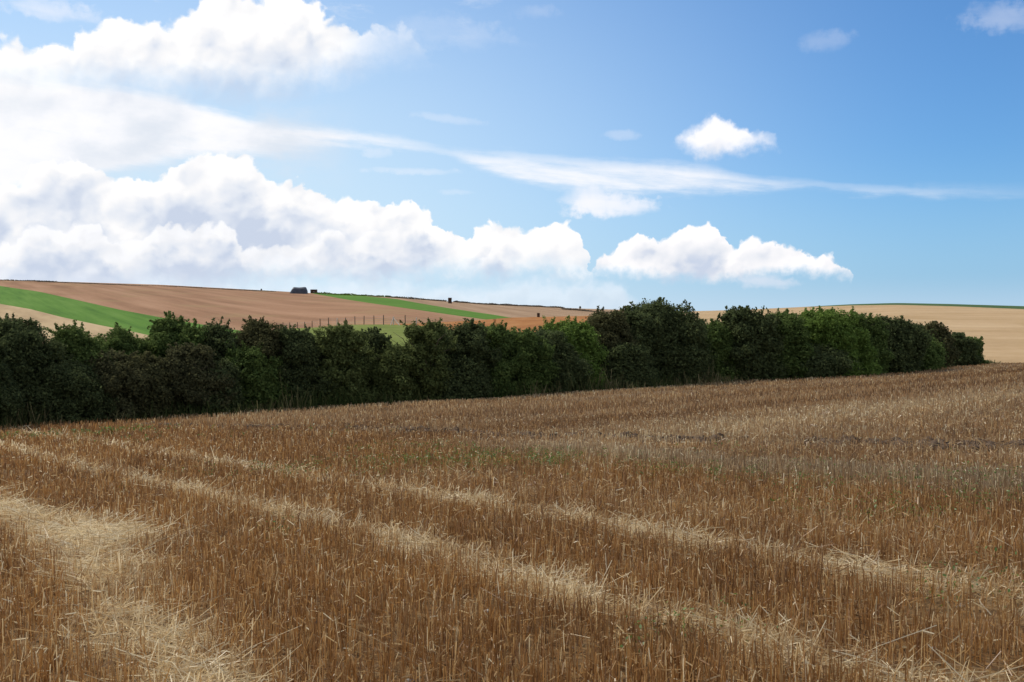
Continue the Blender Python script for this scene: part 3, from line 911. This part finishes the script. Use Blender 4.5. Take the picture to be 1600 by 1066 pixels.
BUSH = [
    # px, top, half-width, base, tone, label, kwargs
    (-70, 503, 70, 676, 'dark', 'dark bush cut off by the left edge of the picture', dict()),
    (22, 500, 62, 668, 'dark', 'tall dark blue-green bush at the left end of the hedge, below the pale field', dict()),
    (112, 511, 50, 662, 'green', 'mid-green twiggy bush in front of the pale field corner', dict(spiky=.9)),
    (95, 560, 55, 664, 'dark', 'low dark bush in front of the twiggy mid-green bush near the left end', dict(back=.6)),
    (190, 514, 46, 655, 'green', 'round green bush where the pale field meets the green crop', dict()),
    (165, 552, 60, 659, 'brown', 'low dull brown bush in front of the round green bush on the left', dict(back=.5)),
    (268, 497, 46, 650, 'green', 'green bush with a ragged crest rising against the lower green crop', dict(spiky=1.3)),
    (222, 556, 40, 655, 'rust', 'low dark brown bush in front of the ragged-crested green bush, on its left', dict(back=.4, spiky=.9)),
    (296, 543, 46, 651, 'brown', 'reddish-brown bush in front of the ragged-crested green bush, on its right', dict(back=.8, spiky=.9)),
    (340, 505, 46, 646, 'dark', 'dark bush just right of the ragged-crested green bush', dict()),
    (400, 503, 46, 643, 'rust', 'dark brownish bush left of where the fence starts', dict()),
    (388, 540, 30, 644, 'green', 'small light green bush low in front of the dark brownish bush', dict(back=.4)),
    (338, 566, 38, 648, 'dark', 'small dark bush low beside the reddish-brown bush', dict(back=.3)),
    (460, 516, 32, 640, 'dark', 'narrow dark bush below the left end of the fence', dict()),
    (532, 509, 56, 637, 'olive', 'broad yellowish olive bush below the middle of the fence', dict(mul=1.15)),
    (584, 519, 30, 633, 'dark', 'dark small-crowned bush at the left side of the meadow gap', dict(mul=1.25)),
    (619, 541, 48, 632, 'olive', 'low olive bush filling the gap under the meadow', dict(back=.6, mul=1.2)),
    (668, 504, 50, 630, 'olive', 'tall olive bush at the right side of the meadow gap', dict(mul=1.12)),
    (716, 506, 34, 626, 'dark', 'dark upright bush below the rust-coloured field corner', dict()),
    (757, 509, 34, 623, 'green', 'pale green leafy bush below the left part of the rust-coloured field', dict(spiky=.9)),
    (700, 560, 50, 627, 'dark', 'low dark bush in front of the tall olive bush', dict(back=.5)),
    (803, 518, 36, 620, 'green', 'flat-topped green bush below the rust-coloured field', dict()),
    (842, 517, 36, 617, 'dark', 'dull dark bush beside the bright round bush under the rust-coloured field', dict()),
    (886, 501, 46, 613, 'bright', 'bright green round bush left of the tall dark tree', dict()),
    (862, 550, 44, 615, 'dark', 'low dark bush at the foot of the bright round bush', dict(back=.4)),
    (938, 487, 44, 609, 'rust', 'dark reddish bush touching the tall dark tree on its left', dict(back=1.5)),
    (982, 487, 38, 606, 'dark', 'dark bush with a feathery crest between the reddish bush and the tall tree', dict(spiky=1.2)),
    (1030, 474, 58, 603, 'dark', 'tallest dark tree of the hedge, breaking the skyline', dict(name='hedge_tree', spiky=1.2)),
    (965, 540, 52, 608, 'dark', 'low black-green bush under the tall tree', dict(back=.4)),
    (1108, 505, 42, 599, 'green', 'low green bush just right of the tall dark tree', dict()),
    (1148, 522, 44, 596, 'brown', 'dull brown-green bush in front of the spiky dark bush', dict(back=.5)),
    (1164, 485, 40, 597, 'dark', 'dark spiky-topped bush right of the tall tree', dict(spiky=1.4, back=1.6)),
    (1218, 489, 44, 594, 'green', 'mid-green bush in the gap between the spiky dark bush and the bright one', dict()),
    (1290, 486, 56, 590, 'bright', 'brightest wide green bush against the golden field', dict()),
    (1334, 494, 32, 587, 'green', 'green bush on the right shoulder of the brightest wide bush', dict()),
    (1386, 500, 46, 584, 'dark', 'dark bush behind a low green one towards the right end', dict(back=2.2)),
    (1402, 520, 52, 581, 'green', 'low wide green bush near the right end of the hedge', dict(back=.6)),
    (1250, 540, 60, 592, 'dark', 'low shaded bush at the foot of the brightest wide bush', dict(back=.4)),
    (1458, 507, 28, 577, 'rust', 'dark reddish upright bush third from the right end', dict()),
    (1496, 523, 24, 573, 'dark', 'small dark bush second from the right end', dict()),
    (1519, 529, 18, 570.5, 'green', 'small green bush that ends the hedge on the right', dict()),
]
for (px, top, hw, base, tone, label, kw) in BUSH:
    bush(px, top, hw, base, tone, label, **kw)

# ---- rank dry grass and nettles along the foot of the hedge
n = 38000
bx = RNG.uniform(-30, 51, n)
sgrass = RNG.normal(.4, .8, n) + vnoise(bx, bx * 0, 3, 41) * .55
by = hedge_y(bx) - sgrass / .72
kk = (np.abs(bx / by) < .75) & (by > 5); bx, by = bx[kk], by[kk]; n = len(bx)
h = RNG.gamma(3.5, .085, n) * (1 + .9 * vnoise(bx, by, 2.2, 42)) * np.clip((56 - bx) / 25, .35, 1) + .08
lean = RNG.normal(0, .25, (n, 2)); D = unit(np.stack([lean[:, 0], lean[:, 1], np.ones(n)], -1))
V, F, t_, w_a = stalks(np.stack([bx, by, zn(bx, by) - .03], -1), D, h, np.maximum(.02, .0007 * by), 2, np.clip(RNG.beta(1.5, 2.6, n) * .8 + .3 * vnoise(bx, by, 3, 43) + np.clip(bx / 120, -.1, .25), 0, 1), np.clip(RNG.normal(.1, .1, n), 0, 1))
m, nt, out = material('verge_blades')
leafy(nt, out, ramp(attr('tone'), [(0, (.04, .06, .018)), (.35, (.085, .095, .034)), (.6, (.18, .15, .07)), (1, (.36, .29, .16))]), .3)
tag(mesh_np('verge_grass', V, F, m, attrs={'tone': t_}), 'rank dark grass along the foot of the hedge', 'grass', kind='stuff')

# ------------------------------------------------------------------ fence round the meadow
m, nt, out = material('grey_post')
P = wpos(); n1 = noise(P, 8, 4, .6, dim='3D')
principled(nt, out, ramp(n1, [(.3, (.035, .028, .022)), (.7, (.085, .07, .055))]), .9, .1)
POST = m
m, nt, out = material('pale_post')
principled(nt, out, ramp(noise(wpos(), 8, 4, .6, dim='3D'), [(.3, (.30, .27, .22)), (.7, (.48, .44, .37))]), .9, .1)
PPOST = m
m, nt, out = material('fence_wire')
pw = principled(nt, out, (.20, .19, .18), .5, .4); pw.inputs['Metallic'].default_value = .6
WIRE = m
posts = [(432, 504.5, 514.5), (442, 503.6, 514), (452.5, 503.8, 513.6), (464.5, 503.4, 513.2), (476, 503, 512.8), (487.7, 501.5, 512.2), (500.5, 498, 511.6), (513.4, 496.2, 510.4), (526.5, 496.6, 509.3), (540, 496.2, 508), (554.7, 494.2, 507.4), (568.7, 493.6, 507.2), (584.4, 493, 507.4), (599.4, 492.4, 507.6), (615, 494.5, 508), (633.3, 492.4, 508.4), (650.5, 496, 509.2), (669, 495.6, 510), (688, 496.4, 511)]
fr = hill(600, 507.0)
fence = empty('wire_fence', fr)
tag(fence, 'thin wire fence on dark wooden posts along the top of the green meadow', 'fence')
heads = []
for i, (px, t, b) in enumerate(posts):
    g = hill(px, b); dd = g[1]
    hgt = (b - t) / FPX * dd
    pale = i in (8, 14, 16)
    r_ = .085
    top_ = g + np.array([random.gauss(0, .03), random.gauss(0, .03), hgt])
    V, F = tube([g - np.array([0, 0, .3]), (g + top_) / 2, top_], [r_, r_ * .95, r_ * .85], 6)
    mesh_np('post', V - fr, F, PPOST if pale else POST, fence)
    heads.append((g, top_))
    if i == 14:
        for dxx in (-.5, 1.1):
            V, F = tube([g + np.array([dxx, -.3, -.1]), top_ - np.array([0, 0, .15 * hgt])], [.08, .07], 6)
            mesh_np('brace', V - fr, F, PPOST, fence)
for f_ in (.25, .45, .65, .85):
    pts = [g + (t - g) * f_ for g, t in heads]
    V, F = tube(pts, [.012] * len(pts), 4)
    mesh_np('wire', V - fr, F, WIRE, fence)

# ------------------------------------------------------------------ stacks and far hedgerows on the hills
m, nt, out = material('dark_sheeting')
P = wpos(); n1 = noise(P, .8, 4, .6, dim='3D')
principled(nt, out, ramp(n1, [(.3, (.022, .026, .036)), (.7, (.05, .055, .07))]), .55, .4, n1, .4, .2)
SHEET = m
m, nt, out = material('weathered_straw')
P = wpos(); n1 = noise(P, 2.5, 5, .65, dim='3D')
principled(nt, out, ramp(n1, [(.3, (.045, .027, .020)), (.7, (.10, .062, .043))]), .95, .05, n1, .8, .1)
OLDSTRAW = m


def dome_stack(px0, px1, top, base, label):
    c = hill((px0 + px1) / 2, base - 1.2); d = c[1]
    L = (px1 - px0) / FPX * d; H = (base - top) / FPX * d
    root = empty('sheeted_stack', c)
    tag(root, label, 'straw stack')
    # a long loaf: rounded cross-section, sloping left end, blunt right end
    n, k = 15, 9
    V = []
    for i in range(n):
        t = i / (n - 1); xx = (t - .5) * L
        e_ = min(1, (t / .22) ** .7 if t < .22 else 1) * (min(1, ((1 - t) / .12 + .35) ** .5) if t > .9 else 1)
        for j in range(k):
            a = math.pi * j / (k - 1)
            V.append((xx, -math.cos(a) * L * .24 * (.6 + .4 * e_), (math.sin(a) ** .55) * H * e_ * (1 + .03 * math.sin(9 * t)) - .25))
    F = [(i * k + j, i * k + j + 1, (i + 1) * k + j + 1, (i + 1) * k + j) for i in range(n - 1) for j in range(k - 1)]
    V = np.array(V); cen = len(V)
    mesh_np('sheet', V, np.array(F), SHEET, root, smooth=True)
    V2 = [v for v in V[(n - 1) * k:(n - 1) * k + k]] + [np.array([L * .5, 0, -.25])]
    mesh_np('end_face', np.array(V2), np.array([(j, j + 1, k, k) for j in range(k - 1)])[:, :3], SHEET, root)
    return root


dome_stack(453, 480, 449.4, 460.2, 'long low stack under dark sheeting on the left skyline')


def bale_stack(px, base, wpx, hpx, rows, cols, label, dark=OLDSTRAW, round_=False, sink=.3):
    c = hill(px, base); d = c[1]
    Wd = wpx / FPX * d; H = hpx / FPX * d
    root = empty('bale_stack', c, random.uniform(-.2, .2))
    tag(root, label, 'bale stack', 'bale stacks standing on the far hills')
    bh = H / rows; bw = Wd / cols
    for r_ in range(rows):
        for k in range(cols):
            V, F = box((k - (cols - 1) / 2) * bw + random.gauss(0, .03), random.gauss(0, .04), bh * (r_ + .5) - (sink * .5 if r_ == 0 else 0), bw * .985, Wd * .8 if cols == 1 else bw * 1.3, bh * .985 + (sink if r_ == 0 else 0), random.gauss(0, .03), .05)
            mesh_np('bale', V, F, dark, root)
    return root


bale_stack(490.5, 458.3, 10.5, 5.8, 2, 4, 'small brown bale stack beside the dark sheeted one')
bale_stack(703, 474.2, 5.6, 8.8, 3, 1, 'tall narrow bale stack alone on the skyline above the green strip')
bale_stack(841.2, 495.6, 4.4, 6.4, 2, 1, 'narrow brown bale stack standing just above the rust-coloured field', sink=.1)


def hedgerow(pts, hmin, hmax, label, tone='dark', dens=22):
    P = np.array([hill(a, b) for a, b in pts])
    seg = np.linalg.norm(np.diff(P, axis=0), axis=1); cum = np.concatenate([[0], np.cumsum(seg)])
    n = int(cum[-1] * dens)
    t = RNG.uniform(0, cum[-1], n)
    Q = np.stack([np.interp(t, cum, P[:, i]) for i in range(3)], -1)
    hh = hmin + (hmax - hmin) * np.clip(.5 + vnoise(t, t * 0, 9, len(pts)) * .8, 0, 1)
    up_ = RNG.random(n) ** 1.2
    Q = Q + np.stack([RNG.normal(0, .4, n), RNG.normal(0, .7, n), up_ * hh], -1)
    V, F = leaf_quads(Q, RNG.normal(0, 1, (n, 3)) + np.array([0, 0, .6]), RNG.uniform(.22, .5, n), .7)
    o = mesh_np('far_hedgerow', V, F, LM[tone])
    tag(o, label, 'hedge', 'thin hedgerows along the skyline')


def on_sky(a, b, n, off=.3):
    x = np.linspace(a, b, n); return [(q_, float(np.interp(q_, pxs, SKYL)) + off) for q_ in x]


hedgerow(on_sky(-60, 90, 16), .25, .6, 'low dark hedgerow on the skyline at the far left', 'fade', dens=14)
hedgerow([(60, 440.6), (130, 443.2), (200, 446.2), (280, 448.4), (360, 453), (430, 456)], .15, .4, 'faint hedgerow just under the left skyline', 'fade', dens=14)
hedgerow(on_sky(494, 612, 12), .3, 1.0, 'fringe of growth on the skyline over the upper green strip', 'green', dens=14)
hedgerow(on_sky(606, 697, 12), .35, .85, 'dark bumpy hedgerow on the skyline left of the lone narrow stack', 'fade', dens=26)
hedgerow(on_sky(709, 880, 16), .4, .9, 'dark hedgerow running along the skyline right of the lone narrow stack', 'fade', dens=24)
hedgerow([(878, 483.6), (900, 485.2), (930, 487.8), (960, 489.5)], .35, .8, 'faint hedgerow slanting down below the skyline left of the tall tree', 'fade', dens=26)

# two specks of scrub on the skyline
for px, hh, lab in ((906.5, 1.7, 'tiny lone shrub on the skyline above the rust-coloured field'), (408.5, 1.0, 'tiny pale shrub on the left skyline left of the sheeted stack')):
    c = hill(px, float(np.interp(px, pxs, SKYL)) + .4)
    n = 260
    v = unit(RNG.normal(0, 1, (n, 3))) * (RNG.random((n, 1)) ** .4) * np.array([hh * .38, hh * .38, hh * .5]) + np.array([0, 0, hh * .48])
    V, F = leaf_quads(v, RNG.normal(0, 1, (n, 3)) + np.array([0, 0, .5]), RNG.uniform(.12, .26, n), .7)
    o = mesh_np('far_shrub', V, F, LM['fade']); o.location = [float(q) for q in c]
    tag(o, lab, 'bush')
